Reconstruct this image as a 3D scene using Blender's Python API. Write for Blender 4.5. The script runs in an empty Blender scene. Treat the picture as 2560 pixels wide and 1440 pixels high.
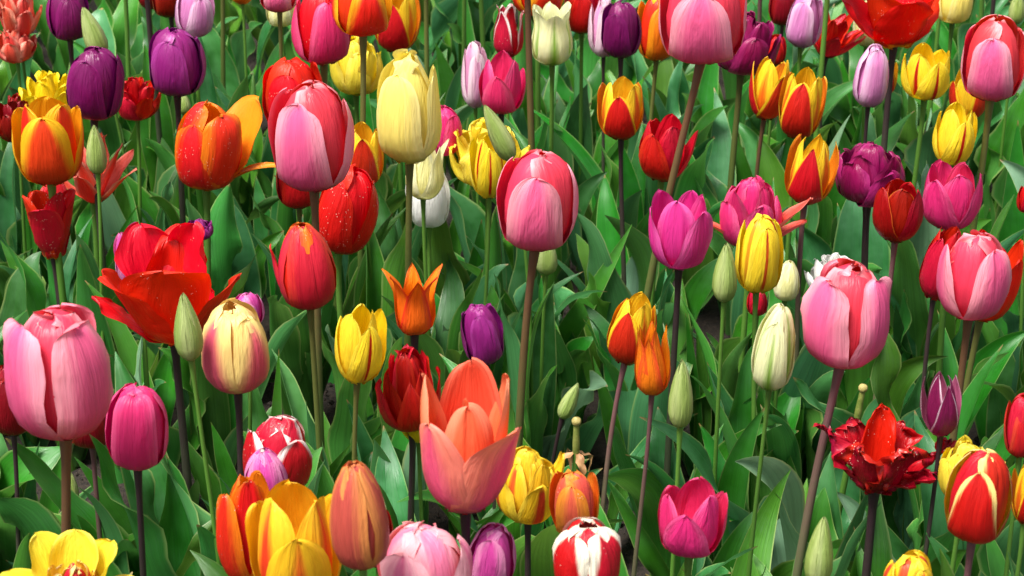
import bpy, math, random
import numpy as np
from mathutils import Vector, Matrix

# ------------------------------------------------------------------ camera, sky, sun, exposure
SC = bpy.context.scene
CAM_H = 1.40
PITCH = math.radians(25.0)
FPX = 5667.0                                    # focal length in pixels of a 2560 wide picture
cd = bpy.data.cameras.new('camera'); cam = bpy.data.objects.new('camera', cd)
SC.collection.objects.link(cam); SC.camera = cam
cam.location = (0, 0, CAM_H); cam.rotation_euler = (math.pi/2 - PITCH, 0, 0)
cd.sensor_width = 36.0; cd.lens = FPX/2560*36.0
cd.clip_start = 0.05; cd.clip_end = 500
cd.dof.use_dof = True; cd.dof.focus_distance = 2.35; cd.dof.aperture_fstop = 17

SUN_EL, SUN_AZ = math.radians(66), math.radians(-48)      # azimuth from the camera side, negative = left
w = bpy.data.worlds.new("World"); SC.world = w; w.use_nodes = True
nt = w.node_tree; nt.nodes.clear()
sky = nt.nodes.new('ShaderNodeTexSky'); sky.sky_type = 'NISHITA'; sky.sun_disc = False
sky.sun_elevation = SUN_EL; sky.air_density = 1.0; sky.dust_density = 4.0; sky.ozone_density = 1.0
bg = nt.nodes.new('ShaderNodeBackground'); bg.inputs[1].default_value = 0.09
wo = nt.nodes.new('ShaderNodeOutputWorld')
hsv = nt.nodes.new('ShaderNodeHueSaturation'); hsv.inputs['Saturation'].default_value = 0.45     # thin bright overcast
nt.links.new(sky.outputs[0], hsv.inputs['Color']); nt.links.new(hsv.outputs[0], bg.inputs[0]); nt.links.new(bg.outputs[0], wo.inputs[0])
sd = Vector((math.sin(SUN_AZ)*math.cos(SUN_EL), -math.cos(SUN_AZ)*math.cos(SUN_EL), math.sin(SUN_EL)))
sky.sun_rotation = math.atan2(sd.x, sd.y)
ld = bpy.data.lights.new('sun', 'SUN'); ld.energy = 3.6; ld.angle = math.radians(22); ld.color = (1.0, 0.97, 0.91)
sun = bpy.data.objects.new('sun', ld); SC.collection.objects.link(sun)
sun.rotation_euler = (-sd).to_track_quat('-Z', 'Y').to_euler(); sun.location = sd*10
SC.view_settings.view_transform = 'Standard'; SC.view_settings.look = 'None'
SC.view_settings.exposure = 1.0; SC.view_settings.gamma = 1.0
try: SC.cycles.max_bounces = 8; SC.cycles.transmission_bounces = 4; SC.cycles.diffuse_bounces = 4
except Exception: pass

RNG = random.Random(11)
COL = SC.collection
SP, CP = math.sin(PITCH), math.cos(PITCH)

def ray(px, py):
    x = (px-1280)/FPX; y = -(py-720)/FPX
    return Vector((x, CP + y*SP, -SP + y*CP))       # unit depth along the view axis
def at_z(px, py, z):
    r = ray(px, py); t = (z-CAM_H)/r.z
    return Vector((0, 0, CAM_H)) + r*t, t           # t = depth along the view axis
def at_y(px, py, y):
    r = ray(px, py); t = y/r.y
    return Vector((0, 0, CAM_H)) + r*t

# ------------------------------------------------------------------ node helpers
class NT:
    def __init__(s, name):
        s.m = bpy.data.materials.new(name); s.m.use_nodes = True
        s.t = s.m.node_tree; s.t.nodes.clear()
        s.out = s.n('ShaderNodeOutputMaterial')
    def n(s, typ, **kw):
        nd = s.t.nodes.new(typ)
        for k, v in kw.items(): setattr(nd, k, v)
        return nd
    def l(s, a, b): s.t.links.new(a, b)
    def val(s, x, inp):
        if hasattr(x, 'links') or hasattr(x, 'is_linked'): s.l(x, inp)
        else: inp.default_value = x
    def math(s, op, a, b=0.0, c=None, clamp=False):
        nd = s.n('ShaderNodeMath', operation=op, use_clamp=clamp)
        s.val(a, nd.inputs[0]); s.val(b, nd.inputs[1])
        if c is not None: s.val(c, nd.inputs[2])
        return nd.outputs[0]
    def smooth(s, x, lo, hi):
        nd = s.n('ShaderNodeMapRange', interpolation_type='SMOOTHSTEP')
        s.val(x, nd.inputs['Value']); nd.inputs['From Min'].default_value = lo; nd.inputs['From Max'].default_value = hi
        return nd.outputs['Result']
    def mix(s, f, a, b, mode='MIX'):
        nd = s.n('ShaderNodeMix', data_type='RGBA', blend_type=mode)
        s.val(f, nd.inputs[0])
        for x, i in ((a, 6), (b, 7)):
            if isinstance(x, tuple): nd.inputs[i].default_value = (x[0], x[1], x[2], 1)
            else: s.l(x, nd.inputs[i])
        return nd.outputs[2]
    def noise(s, vec, scale, detail=2.0, rough=0.5, dist=0.0):
        nd = s.n('ShaderNodeTexNoise'); s.l(vec, nd.inputs['Vector'])
        nd.inputs['Scale'].default_value = scale; nd.inputs['Detail'].default_value = detail
        nd.inputs['Roughness'].default_value = rough; nd.inputs['Distortion'].default_value = dist
        return nd.outputs['Fac']
    def uv(s):
        u = s.n('ShaderNodeUVMap'); sx = s.n('ShaderNodeSeparateXYZ'); s.l(u.outputs[0], sx.inputs[0])
        return sx.outputs[0], sx.outputs[1]
    def vec(s, x, y, z=0.0):
        c = s.n('ShaderNodeCombineXYZ'); s.val(x, c.inputs[0]); s.val(y, c.inputs[1]); s.val(z, c.inputs[2])
        return c.outputs[0]

def petal_mat(name, mid, edge=None, base=None, inner=None, t=(0.6, 0.9), tipk=0.0, tipb=3.0, streak=0.25,
              stripe=None, specks=0.0, rough=0.42, tr=0.16, low=0.0, bw=(0.02, 0.2), fine=0.12):
    """pigment of one petal: mid colour, edge/tip colour, base colour (dark ones hold painted shade too), a different inner face"""
    edge = edge or mid; base = base or mid; inner = inner or mid
    s = NT(name); U, V = s.uv()
    oi = s.n('ShaderNodeObjectInfo').outputs['Random']
    up = s.math('ABSOLUTE', s.math('MULTIPLY_ADD', U, 2.0, -1.0))
    rz = s.math('MULTIPLY', oi, 37.0)
    st1 = s.noise(s.vec(s.math('MULTIPLY', U, 14.0), s.math('MULTIPLY', V, 1.6), rz), 1.0, 3.0, 0.6)
    st2 = s.noise(s.vec(s.math('MULTIPLY', U, 60.0), s.math('MULTIPLY', V, 3.0), rz), 1.0, 2.0, 0.5)
    lump = s.noise(s.vec(s.math('MULTIPLY', U, 3.0), s.math('MULTIPLY', V, 3.0), rz), 1.0, 2.0, 0.5)
    m = s.math('ADD', up, s.math('MULTIPLY', s.math('POWER', V, tipb), tipk))
    if low: m = s.math('SUBTRACT', m, s.math('MULTIPLY', s.math('SUBTRACT', 1.0, V), low))
    m = s.math('ADD', m, s.math('MULTIPLY', s.math('SUBTRACT', st1, 0.5), streak*2))
    m = s.math('ADD', m, s.math('MULTIPLY', s.math('SUBTRACT', st2, 0.5), streak))
    m = s.math('ADD', m, s.math('MULTIPLY', s.math('SUBTRACT', oi, 0.5), 0.12))
    c = s.mix(s.smooth(m, t[0], t[1]), mid, edge)
    if stripe:                                           # thin red flames on the midrib and beside it
        col, wdt, dens = stripe
        jit = s.math('MULTIPLY', s.math('SUBTRACT', st1, 0.5), 0.35)
        k = s.smooth(s.math('ADD', up, jit), wdt, wdt*0.45)
        win = s.math('MULTIPLY', s.smooth(V, 0.22, 0.45), s.smooth(V, 1.02, 0.9))
        k2 = s.math('MULTIPLY', s.smooth(st2, 0.70-dens, 0.76-dens), s.smooth(lump, 0.5, 0.62))
        k = s.math('MAXIMUM', k, k2); k = s.math('MULTIPLY', k, win)
        k = s.math('MULTIPLY', k, s.smooth(oi, 0.15, 0.3))
        c = s.mix(k, c, col)
    c = s.mix(s.smooth(s.math('ADD', V, s.math('MULTIPLY', s.math('SUBTRACT', st1, 0.5), 0.12)), bw[1], bw[0]), c, base)  # base pigment; dark ones also paint in the shade low on the head
    geo = s.n('ShaderNodeNewGeometry')
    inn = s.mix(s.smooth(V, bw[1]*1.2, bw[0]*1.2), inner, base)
    inn = s.mix(s.math('MULTIPLY', s.smooth(m, t[0]+.1, t[1]+.1), 0.6 if edge != mid else 0.0), inn, edge)
    c = s.mix(geo.outputs['Backfacing'], c, inn)
    # veins and slow tone changes
    tone = s.math('ADD', 1.0-fine, s.math('MULTIPLY', st1, fine*1.3))
    tone = s.math('ADD', tone, s.math('MULTIPLY', s.math('SUBTRACT', lump, 0.5), 0.25))
    tone = s.math('ADD', tone, s.math('MULTIPLY', s.math('SUBTRACT', st2, 0.5), fine))
    tn = s.n('ShaderNodeHueSaturation'); s.l(c, tn.inputs['Color']); s.l(tone, tn.inputs['Value'])
    s.l(s.math('MULTIPLY_ADD', oi, 0.012, 0.494), tn.inputs['Hue'])
    c = tn.outputs[0]
    if specks > 0:
        tc = s.n('ShaderNodeTexCoord')
        vo = s.n('ShaderNodeTexVoronoi'); s.l(tc.outputs['Object'], vo.inputs['Vector']); vo.inputs['Scale'].default_value = 520
        sp = s.smooth(vo.outputs['Distance'], 0.30, 0.2)
        gate = s.smooth(s.noise(tc.outputs['Object'], 70, 1.0), 0.62-0.1*specks, 0.68-0.1*specks)
        wn = s.n('ShaderNodeTexWhiteNoise'); s.l(vo.outputs['Position'], wn.inputs['Vector'])
        gate = s.math('MULTIPLY', gate, s.smooth(wn.outputs['Value'], 0.70, 0.72))
        c = s.mix(s.math('MULTIPLY', s.math('MULTIPLY', sp, gate), 0.75), c, (0.95, 0.75, 0.6))
    b = s.n('ShaderNodeBsdfPrincipled'); s.l(c, b.inputs['Base Color'])
    s.l(s.math('ADD', rough, s.math('MULTIPLY', s.math('SUBTRACT', st1, 0.5), 0.25)), b.inputs['Roughness'])
    b.inputs['Specular IOR Level'].default_value = 0.35
    bp = s.n('ShaderNodeBump'); bp.inputs['Strength'].default_value = 0.7; bp.inputs['Distance'].default_value = 0.0022
    fold = s.noise(s.vec(s.math('MULTIPLY', U, 5.0), s.math('MULTIPLY', V, 2.2), s.math('ADD', rz, 9.0)), 1.0, 3.0, 0.55, 0.6)
    s.l(s.math('ADD', s.math('MULTIPLY', st1, 0.5), s.math('ADD', s.math('MULTIPLY', st2, 0.25), s.math('MULTIPLY', fold, 2.2))), bp.inputs['Height'])
    s.l(bp.outputs[0], b.inputs['Normal'])
    tl = s.n('ShaderNodeBsdfTranslucent')
    sat = s.n('ShaderNodeHueSaturation'); s.l(c, sat.inputs['Color']); sat.inputs['Saturation'].default_value = 1.1
    sat.inputs['Value'].default_value = 1.1
    s.l(sat.outputs[0], tl.inputs['Color'])
    mx = s.n('ShaderNodeMixShader'); mx.inputs[0].default_value = tr
    s.l(b.outputs[0], mx.inputs[1]); s.l(tl.outputs[0], mx.inputs[2]); s.l(mx.outputs[0], s.out.inputs[0])
    return s.m

def leaf_mat(name, front, back, sheen, rough=0.34):
    s = NT(name); U, V = s.uv()
    oi = s.n('ShaderNodeObjectInfo').outputs['Random']
    up = s.math('ABSOLUTE', s.math('MULTIPLY_ADD', U, 2.0, -1.0)); rz = s.math('MULTIPLY', oi, 51.0)
    vein = s.noise(s.vec(s.math('MULTIPLY', U, 26.0), s.math('MULTIPLY', V, 1.2), rz), 1.0, 3.0, 0.6)
    fine = s.noise(s.vec(s.math('MULTIPLY', U, 90.0), s.math('MULTIPLY', V, 2.0), rz), 1.0, 1.0, 0.5)
    tc = s.n('ShaderNodeTexCoord').outputs['Object']
    lump = s.noise(tc, 22.0, 3.0, 0.6)
    mott = s.noise(tc, 240.0, 2.0, 0.5)
    c = s.mix(s.smooth(lump, 0.35, 0.7), front, sheen)
    c = s.mix(s.math('MULTIPLY', s.smooth(vein, 0.35, 0.75), 0.45), c, tuple(x*1.7 for x in front))
    c = s.mix(s.math('MULTIPLY', s.smooth(fine, 0.55, 0.8), 0.2), c, tuple(x*2.2 for x in front))
    geo = s.n('ShaderNodeNewGeometry')
    c = s.mix(geo.outputs['Backfacing'], c, s.mix(s.smooth(vein, 0.3, 0.7), back, tuple(x*1.35 for x in back)))
    c = s.mix(s.math('MULTIPLY', s.smooth(up, 0.90, 0.99), 0.6), c, (0.26, 0.36, 0.11))
    dust = s.math('MULTIPLY', s.smooth(s.noise(tc, 9.0, 4.0, 0.7, 1.0), 0.42, 0.72), s.smooth(fine, 0.3, 0.7))
    c = s.mix(s.math('MULTIPLY', dust, 0.28), c, (0.10, 0.19, 0.13))      # pale margin
    dry = s.math('MULTIPLY', s.smooth(V, 0.965, 0.995), s.smooth(oi, 0.5, 0.6))
    c = s.mix(s.math('MULTIPLY', dry, 0.8), c, (0.28, 0.15, 0.06))
    blot = s.math('MULTIPLY', s.smooth(mott, 0.72, 0.78), s.smooth(lump, 0.55, 0.7))
    c = s.mix(s.math('MULTIPLY', blot, 0.45), c, (0.20, 0.24, 0.04))
    hs = s.n('ShaderNodeHueSaturation'); s.l(c, hs.inputs['Color'])
    s.l(s.math('MULTIPLY_ADD', oi, 0.04, 0.475), hs.inputs['Hue'])
    wn = s.n('ShaderNodeTexWhiteNoise', noise_dimensions='1D'); s.l(oi, wn.inputs['W'])
    s.l(s.math('MULTIPLY_ADD', wn.outputs['Value'], 0.9, 0.6), hs.inputs['Value'])
    c = hs.outputs[0]
    b = s.n('ShaderNodeBsdfPrincipled'); s.l(c, b.inputs['Base Color'])
    s.l(s.math('MULTIPLY_ADD', lump, 0.25, rough-0.1), b.inputs['Roughness'])
    b.inputs['Specular IOR Level'].default_value = 0.55
    bp = s.n('ShaderNodeBump'); bp.inputs['Strength'].default_value = 0.45; bp.inputs['Distance'].default_value = 0.0012
    s.l(s.math('ADD', vein, s.math('MULTIPLY', fine, 0.3)), bp.inputs['Height']); s.l(bp.outputs[0], b.inputs['Normal'])
    tl = s.n('ShaderNodeBsdfTranslucent')
    h2 = s.n('ShaderNodeHueSaturation'); s.l(c, h2.inputs['Color']); h2.inputs['Hue'].default_value = 0.475
    h2.inputs['Value'].default_value = 1.8; s.l(h2.outputs[0], tl.inputs['Color'])
    mx = s.n('ShaderNodeMixShader'); mx.inputs[0].default_value = 0.22
    s.l(b.outputs[0], mx.inputs[1]); s.l(tl.outputs[0], mx.inputs[2]); s.l(mx.outputs[0], s.out.inputs[0])
    return s.m

def stem_mat(name, low, high):
    s = NT(name); U, V = s.uv()
    tc = s.n('ShaderNodeTexCoord').outputs['Object']
    oi = s.n('ShaderNodeObjectInfo').outputs['Random']
    n1 = s.noise(tc, 60, 3.0, 0.6)
    n2 = s.noise(s.vec(s.math('MULTIPLY', U, 16.0), s.math('MULTIPLY', V, 3.0)), 1.0, 2.0)
    c = s.mix(s.smooth(s.math('ADD', V, s.math('MULTIPLY', s.math('SUBTRACT', n1, .5), .3)), 0.35, 0.95), low, high)
    c = s.mix(s.math('MULTIPLY', n2, 0.35), c, tuple(min(1, x*1.8) for x in high))
    hs = s.n('ShaderNodeHueSaturation'); s.l(c, hs.inputs['Color'])
    s.l(s.math('ADD', 0.8, s.math('MULTIPLY', oi, 0.4)), hs.inputs['Value'])
    b = s.n('ShaderNodeBsdfPrincipled'); s.l(hs.outputs[0], b.inputs['Base Color']); b.inputs['Roughness'].default_value = 0.5
    bp = s.n('ShaderNodeBump'); bp.inputs['Strength'].default_value = 0.3; bp.inputs['Distance'].default_value = 0.001
    s.l(n1, bp.inputs['Height']); s.l(bp.outputs[0], b.inputs['Normal'])
    s.l(b.outputs[0], s.out.inputs[0]); return s.m

RED = (0.60, 0.004, 0.006); YEL = (0.90, 0.62, 0.015); ORA = (0.85, 0.13, 0.006)
PAL = {}
def P(k, *a, **kw): PAL[k] = petal_mat('petal_'+k, *a, **kw)
P('pink', (0.78, 0.105, 0.25), (0.92, 0.34, 0.42), (0.60, 0.006, 0.06), (0.82, 0.05, 0.07), t=(0.40, 1.10), tipk=0.35, tipb=2, streak=0.17, bw=(0.10, 0.66))
P('pink_inner', (0.78, 0.045, 0.085), (0.90, 0.32, 0.36), (0.60, 0.006, 0.012), (0.80, 0.06, 0.05), t=(0.9, 1.5), tipk=0.8, tipb=3, streak=0.2, bw=(0.1, 0.6))
P('pale_pink', (0.82, 0.19, 0.34), (0.93, 0.45, 0.50), (0.70, 0.10, 0.22), (0.85, 0.15, 0.14), t=(0.25, 0.9), tipk=0.4, tipb=2, streak=0.3, bw=(0.0, 0.3))
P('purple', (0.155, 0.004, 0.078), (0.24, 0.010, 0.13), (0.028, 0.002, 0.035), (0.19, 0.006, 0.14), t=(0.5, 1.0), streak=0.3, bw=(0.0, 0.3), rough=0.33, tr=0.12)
P('violet', (0.24, 0.012, 0.15), (0.34, 0.035, 0.24), (0.06, 0.004, 0.07), (0.20, 0.008, 0.15), t=(0.4, 1.0), streak=0.3, bw=(0.0, 0.25), rough=0.35, tr=0.12)
P('purple_magenta', (0.24, 0.005, 0.07), (0.34, 0.018, 0.13), (0.08, 0.003, 0.03), (0.28, 0.01, 0.10), t=(0.5, 1.0), streak=0.4, bw=(0, 0.3), rough=0.3, tr=0.12)
P('lilac', (0.62, 0.20, 0.46), (0.82, 0.50, 0.70), (0.70, 0.45, 0.55), (0.70, 0.25, 0.50), t=(0.3, 1.1), tipk=0.3, tipb=3, streak=0.3, bw=(0.0, 0.12))
P('lilac_pale', (0.70, 0.28, 0.50), (0.90, 0.66, 0.76), (0.75, 0.40, 0.55), (0.80, 0.40, 0.55), t=(0.2, 0.9), tipk=0.3, streak=0.3, bw=(0, 0.12))
P('magenta', (0.70, 0.025, 0.16), (0.80, 0.09, 0.25), (0.50, 0.010, 0.10), (0.72, 0.025, 0.12), t=(0.5, 1.1), tipk=0.3, streak=0.3, bw=(0.0, 0.25))
P('hot_pink', (0.64, 0.03, 0.24), (0.74, 0.10, 0.36), (0.58, 0.16, 0.30), (0.66, 0.02, 0.20), t=(0.5, 1.1), tipk=0.3, streak=0.3, bw=(0.0, 0.10))
P('mauve', (0.62, 0.06, 0.34), (0.78, 0.26, 0.50), (0.50, 0.02, 0.20), (0.66, 0.02, 0.20), t=(0.4, 1.1), tipk=0.4, streak=0.3, bw=(0.0, 0.2))
P('red', RED, (0.66, 0.008, 0.006), (0.55, 0.004, 0.008), (0.72, 0.006, 0.004), streak=0.2, bw=(0, 0.1))
P('red_specks', RED, (0.66, 0.010, 0.006), (0.75, 0.36, 0.02), (0.72, 0.006, 0.004), streak=0.2, specks=1.0, bw=(0.06, 0.16))
P('scarlet', (0.72, 0.006, 0.004), (0.74, 0.012, 0.006), (0.85, 0.50, 0.02), (0.76, 0.008, 0.004), streak=0.2, specks=0.25, bw=(0.10, 0.24), tr=0.3)
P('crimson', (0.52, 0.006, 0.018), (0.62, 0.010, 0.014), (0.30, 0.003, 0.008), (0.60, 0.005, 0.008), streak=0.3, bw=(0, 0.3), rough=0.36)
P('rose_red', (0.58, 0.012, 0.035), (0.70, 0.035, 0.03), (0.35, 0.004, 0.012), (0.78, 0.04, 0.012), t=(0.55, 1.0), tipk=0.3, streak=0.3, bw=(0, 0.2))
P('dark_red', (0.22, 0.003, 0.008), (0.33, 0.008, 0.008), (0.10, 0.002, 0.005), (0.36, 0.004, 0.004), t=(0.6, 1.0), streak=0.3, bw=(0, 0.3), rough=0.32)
P('dark_red_orange_edge', (0.33, 0.003, 0.005), (0.72, 0.13, 0.02), (0.16, 0.002, 0.004), (0.55, 0.01, 0.005), t=(0.93, 1.0), streak=0.03, bw=(0, 0.4), rough=0.36)
P('red_yellow', (0.55, 0.012, 0.006), (0.90, 0.56, 0.02), (0.32, 0.003, 0.006), (0.72, 0.20, 0.01), t=(0.76, 0.92), tipk=0.25, tipb=8, streak=0.07, low=0.10, bw=(0.0, 0.5))
P('red_yellow_inner', (0.75, 0.12, 0.008), (0.90, 0.58, 0.02), (0.4, 0.006, 0.006), (0.85, 0.42, 0.01), t=(0.2, 0.6), tipk=0.5, tipb=3, streak=0.25, bw=(0.1, 0.6))
P('flame', (0.74, 0.035, 0.006), (0.90, 0.47, 0.012), (0.75, 0.10, 0.008), (0.85, 0.36, 0.008), t=(0.50, 1.0), tipk=0.45, tipb=4, streak=0.12, low=0.2, bw=(0.0, 0.08))
P('flame_yellow', (0.72, 0.05, 0.015), (0.90, 0.52, 0.02), (0.80, 0.20, 0.02), (0.90, 0.46, 0.015), t=(-0.02, 0.38), tipk=0.10, tipb=1.5, streak=0.14, low=0.45, bw=(0.0, 0.05))
P('orange', (0.78, 0.10, 0.006), (0.85, 0.24, 0.008), (0.80, 0.40, 0.02), (0.85, 0.27, 0.008), t=(0.3, 1.0), tipk=0.3, streak=0.3, bw=(0.05, 0.16))
P('orange_red', (0.70, 0.018, 0.008), (0.85, 0.20, 0.008), (0.78, 0.38, 0.02), (0.85, 0.26, 0.008), t=(0.4, 1.1), tipk=0.2, streak=0.25, specks=0.9, bw=(0.07, 0.2))
P('orange_lily', (0.85, 0.17, 0.008), (0.76, 0.05, 0.015), (0.75, 0.10, 0.015), (0.86, 0.24, 0.006), t=(0.35, 1.1), tipk=0.1, streak=0.25, bw=(0.0, 0.2))
P('orange_pink', (0.72, 0.09, 0.06), (0.85, 0.26, 0.03), (0.60, 0.06, 0.05), (0.80, 0.12, 0.01), t=(0.3, 0.95), tipk=0.4, streak=0.3, bw=(0.0, 0.3), specks=0.3)
P('dusky_orange', (0.50, 0.085, 0.055), (0.75, 0.28, 0.07), (0.35, 0.10, 0.03), (0.80, 0.09, 0.008), t=(0.35, 1.0), tipk=0.30, tipb=4, streak=0.25, bw=(0.0, 0.25))
P('salmon', (0.74, 0.09, 0.18), (0.88, 0.26, 0.17), (0.50, 0.015, 0.11), (0.84, 0.15, 0.05), t=(0.3, 0.95), tipk=0.45, tipb=2, streak=0.2, bw=(0.1, 0.6))
P('salmon_inner', (0.84, 0.13, 0.05), (0.88, 0.26, 0.14), (0.62, 0.01, 0.04), (0.84, 0.11, 0.04), t=(0.6, 1.2), tipk=0.5, streak=0.25, bw=(0.15, 0.6))
P('coral', (0.78, 0.07, 0.05), (0.85, 0.28, 0.20), (0.80, 0.30, 0.06), (0.80, 0.10, 0.06), t=(0.4, 1.0), tipk=0.2, streak=0.4, bw=(0.0, 0.25))
P('yellow', (0.92, 0.74, 0.06), (0.90, 0.72, 0.10), (0.80, 0.52, 0.03), (0.90, 0.70, 0.04), streak=0.4, bw=(0, 0.3), tr=0.28)
P('soft_yellow', (0.93, 0.79, 0.18), (0.95, 0.84, 0.30), (0.85, 0.62, 0.05), (0.90, 0.72, 0.14), t=(0.3, 1.0), streak=0.4, bw=(0, 0.35), tr=0.25)
P('bright_yellow', (0.90, 0.68, 0.01), (0.92, 0.74, 0.03), (0.80, 0.50, 0.01), (0.92, 0.70, 0.01), streak=0.3, bw=(0, 0.2), tr=0.28)
P('yellow_stripe', (0.93, 0.70, 0.03), (0.93, 0.74, 0.05), (0.82, 0.44, 0.03), (0.90, 0.62, 0.01), stripe=((0.50, 0.012, 0.006), 0.14, 0.02), streak=0.2, bw=(0, 0.2), tr=0.25)
P('yellow_red', (0.86, 0.55, 0.02), (0.90, 0.66, 0.05), (0.60, 0.10, 0.02), (0.90, 0.60, 0.02), stripe=((0.58, 0.06, 0.02), 0.3, 0.08), streak=0.3, bw=(0, 0.35))
P('cream', (0.84, 0.80, 0.36), (0.90, 0.88, 0.56), (0.60, 0.60, 0.14), (0.88, 0.84, 0.45), t=(0.3, 0.9), streak=0.3, bw=(0.0, 0.35), tr=0.3)
P('white', (0.86, 0.86, 0.82), (0.90, 0.90, 0.87), (0.70, 0.74, 0.50), (0.88, 0.88, 0.82), streak=0.3, bw=(0.0, 0.12), tr=0.25)
P('green_white', (0.22, 0.42, 0.04), (0.86, 0.86, 0.50), (0.24, 0.40, 0.05), (0.84, 0.84, 0.45), t=(0.04, 0.5), tipk=0.35, tipb=2, streak=0.10, bw=(0.0, 0.30), tr=0.3)
P('red_white', (0.50, 0.006, 0.028), (0.90, 0.76, 0.72), (0.45, 0.005, 0.02), (0.60, 0.03, 0.06), t=(0.68, 0.88), tipk=0.35, tipb=6, streak=0.2, specks=0.6, low=0.5, bw=(0, 0.2))
P('red_cream', (0.52, 0.006, 0.02), (0.90, 0.84, 0.66), (0.50, 0.006, 0.02), (0.62, 0.05, 0.06), t=(0.42, 0.62), tipk=0.35, tipb=3, streak=0.14, low=0.75, specks=0.3, bw=(0, 0.1))
P('red_gold', (0.55, 0.006, 0.008), (0.90, 0.68, 0.22), (0.48, 0.005, 0.008), (0.90, 0.55, 0.05), t=(0.66, 0.86), tipk=0.35, tipb=5, streak=0.18, low=0.55, bw=(0, 0.1))
P('plum_white', (0.20, 0.008, 0.07), (0.85, 0.62, 0.72), (0.10, 0.004, 0.05), (0.45, 0.10, 0.20), t=(0.84, 1.06), tipk=0.22, tipb=5, streak=0.2, bw=(0, 0.3))
P('apricot', (0.74, 0.10, 0.15), (0.90, 0.68, 0.22), (0.58, 0.03, 0.06), (0.86, 0.5, 0.15), t=(0.34, 0.95), tipk=0.70, tipb=2.4, streak=0.08, low=0.10, bw=(0, 0.22))
P('apricot_inner', (0.90, 0.62, 0.20), (0.92, 0.74, 0.32), (0.62, 0.03, 0.02), (0.90, 0.55, 0.15), t=(0.3, 1.0), streak=0.15, bw=(0.25, 0.50))
P('parrot', (0.26, 0.004, 0.022), (0.50, 0.010, 0.014), (0.12, 0.012, 0.02), (0.40, 0.004, 0.006), t=(0.5, 0.95), streak=0.5, specks=0.8, bw=(0, 0.25), rough=0.3)
P('green_bud', (0.26, 0.36, 0.08), (0.40, 0.48, 0.17), (0.20, 0.33, 0.05), (0.4, 0.5, 0.2), t=(0.3, 1.0), tipk=0.3, streak=0.4, bw=(0, 0.2), rough=0.45, tr=0.08)

LEAF = [leaf_mat('leaf_green', (0.018, 0.130, 0.007), (0.034, 0.165, 0.026), (0.034, 0.185, 0.022)),
        leaf_mat('leaf_blue_green', (0.016, 0.105, 0.018), (0.048, 0.175, 0.065), (0.055, 0.195, 0.065), 0.34),
        leaf_mat('leaf_bright', (0.030, 0.150, 0.008), (0.05, 0.18, 0.02), (0.052, 0.185, 0.018)),
        leaf_mat('leaf_pale', (0.10, 0.20, 0.11), (0.12, 0.24, 0.14), (0.15, 0.26, 0.16), 0.45)]
STEM = {'g': stem_mat('stem_green', (0.05, 0.15, 0.015), (0.075, 0.17, 0.022)),
        'o': stem_mat('stem_olive', (0.06, 0.13, 0.02), (0.095, 0.095, 0.022)),
        'd': stem_mat('stem_dark', (0.04, 0.06, 0.025), (0.030, 0.013, 0.018)),
        'r': stem_mat('stem_rose_brown', (0.045, 0.11, 0.02), (0.10, 0.045, 0.022)),
        'm': stem_mat('stem_mauve', (0.06, 0.11, 0.03), (0.12, 0.05, 0.055))}
def simple_mat(name, c1, c2, rough=0.6, scale=80):
    s = NT(name); tc = s.n('ShaderNodeTexCoord').outputs['Object']
    n = s.noise(tc, scale, 4.0, 0.6); c = s.mix(s.smooth(n, 0.3, 0.7), c1, c2)
    b = s.n('ShaderNodeBsdfPrincipled'); s.l(c, b.inputs['Base Color']); b.inputs['Roughness'].default_value = rough
    bp = s.n('ShaderNodeBump'); bp.inputs['Strength'].default_value = 0.6; bp.inputs['Distance'].default_value = 0.002
    s.l(n, bp.inputs['Height']); s.l(bp.outputs[0], b.inputs['Normal']); s.l(b.outputs[0], s.out.inputs[0]); return s.m
M_PISTIL = simple_mat('pistil_green', (0.13, 0.18, 0.03), (0.24, 0.25, 0.06), 0.5, 120)
M_STIGMA = simple_mat('stigma_yellow', (0.28, 0.23, 0.06), (0.42, 0.35, 0.12), 0.6, 200)
M_ANTHER = simple_mat('anther_dark', (0.02, 0.01, 0.02), (0.06, 0.03, 0.03), 0.6, 300)
M_DRY = simple_mat('dried_brown', (0.22, 0.09, 0.03), (0.48, 0.28, 0.12), 0.6, 60)

# ------------------------------------------------------------------ object helpers
def thing(name, label, cat, loc, group=None):
    o = bpy.data.objects.new(name, None); COL.objects.link(o); o.empty_display_size = 0.02
    o.location = loc; o['label'] = label; o['category'] = cat
    if group: o['group'] = group
    return o
def obj(name, mesh, parent=None):
    o = bpy.data.objects.new(name, mesh); COL.objects.link(o)
    if parent: o.parent = parent
    return o
def grid_mesh(name, Pts, UVs, mat, close_u=False):
    nv, nu = Pts.shape[:2]
    idx = np.arange(nv*nu).reshape(nv, nu)
    a, b = idx[:-1, :-1], idx[:-1, 1:]; c, d = idx[1:, 1:], idx[1:, :-1]
    F = np.stack([a, b, c, d], -1).reshape(-1, 4)
    me = bpy.data.meshes.new(name)
    me.from_pydata(Pts.reshape(-1, 3).tolist(), [], F.tolist())
    uvl = me.uv_layers.new(name='UVMap')
    uvl.data.foreach_set('uv', UVs.reshape(-1, 2)[F.reshape(-1)].astype(np.float32).ravel())
    me.polygons.foreach_set('use_smooth', [True]*len(F))
    me.materials.append(mat); me.update()
    return me

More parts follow.
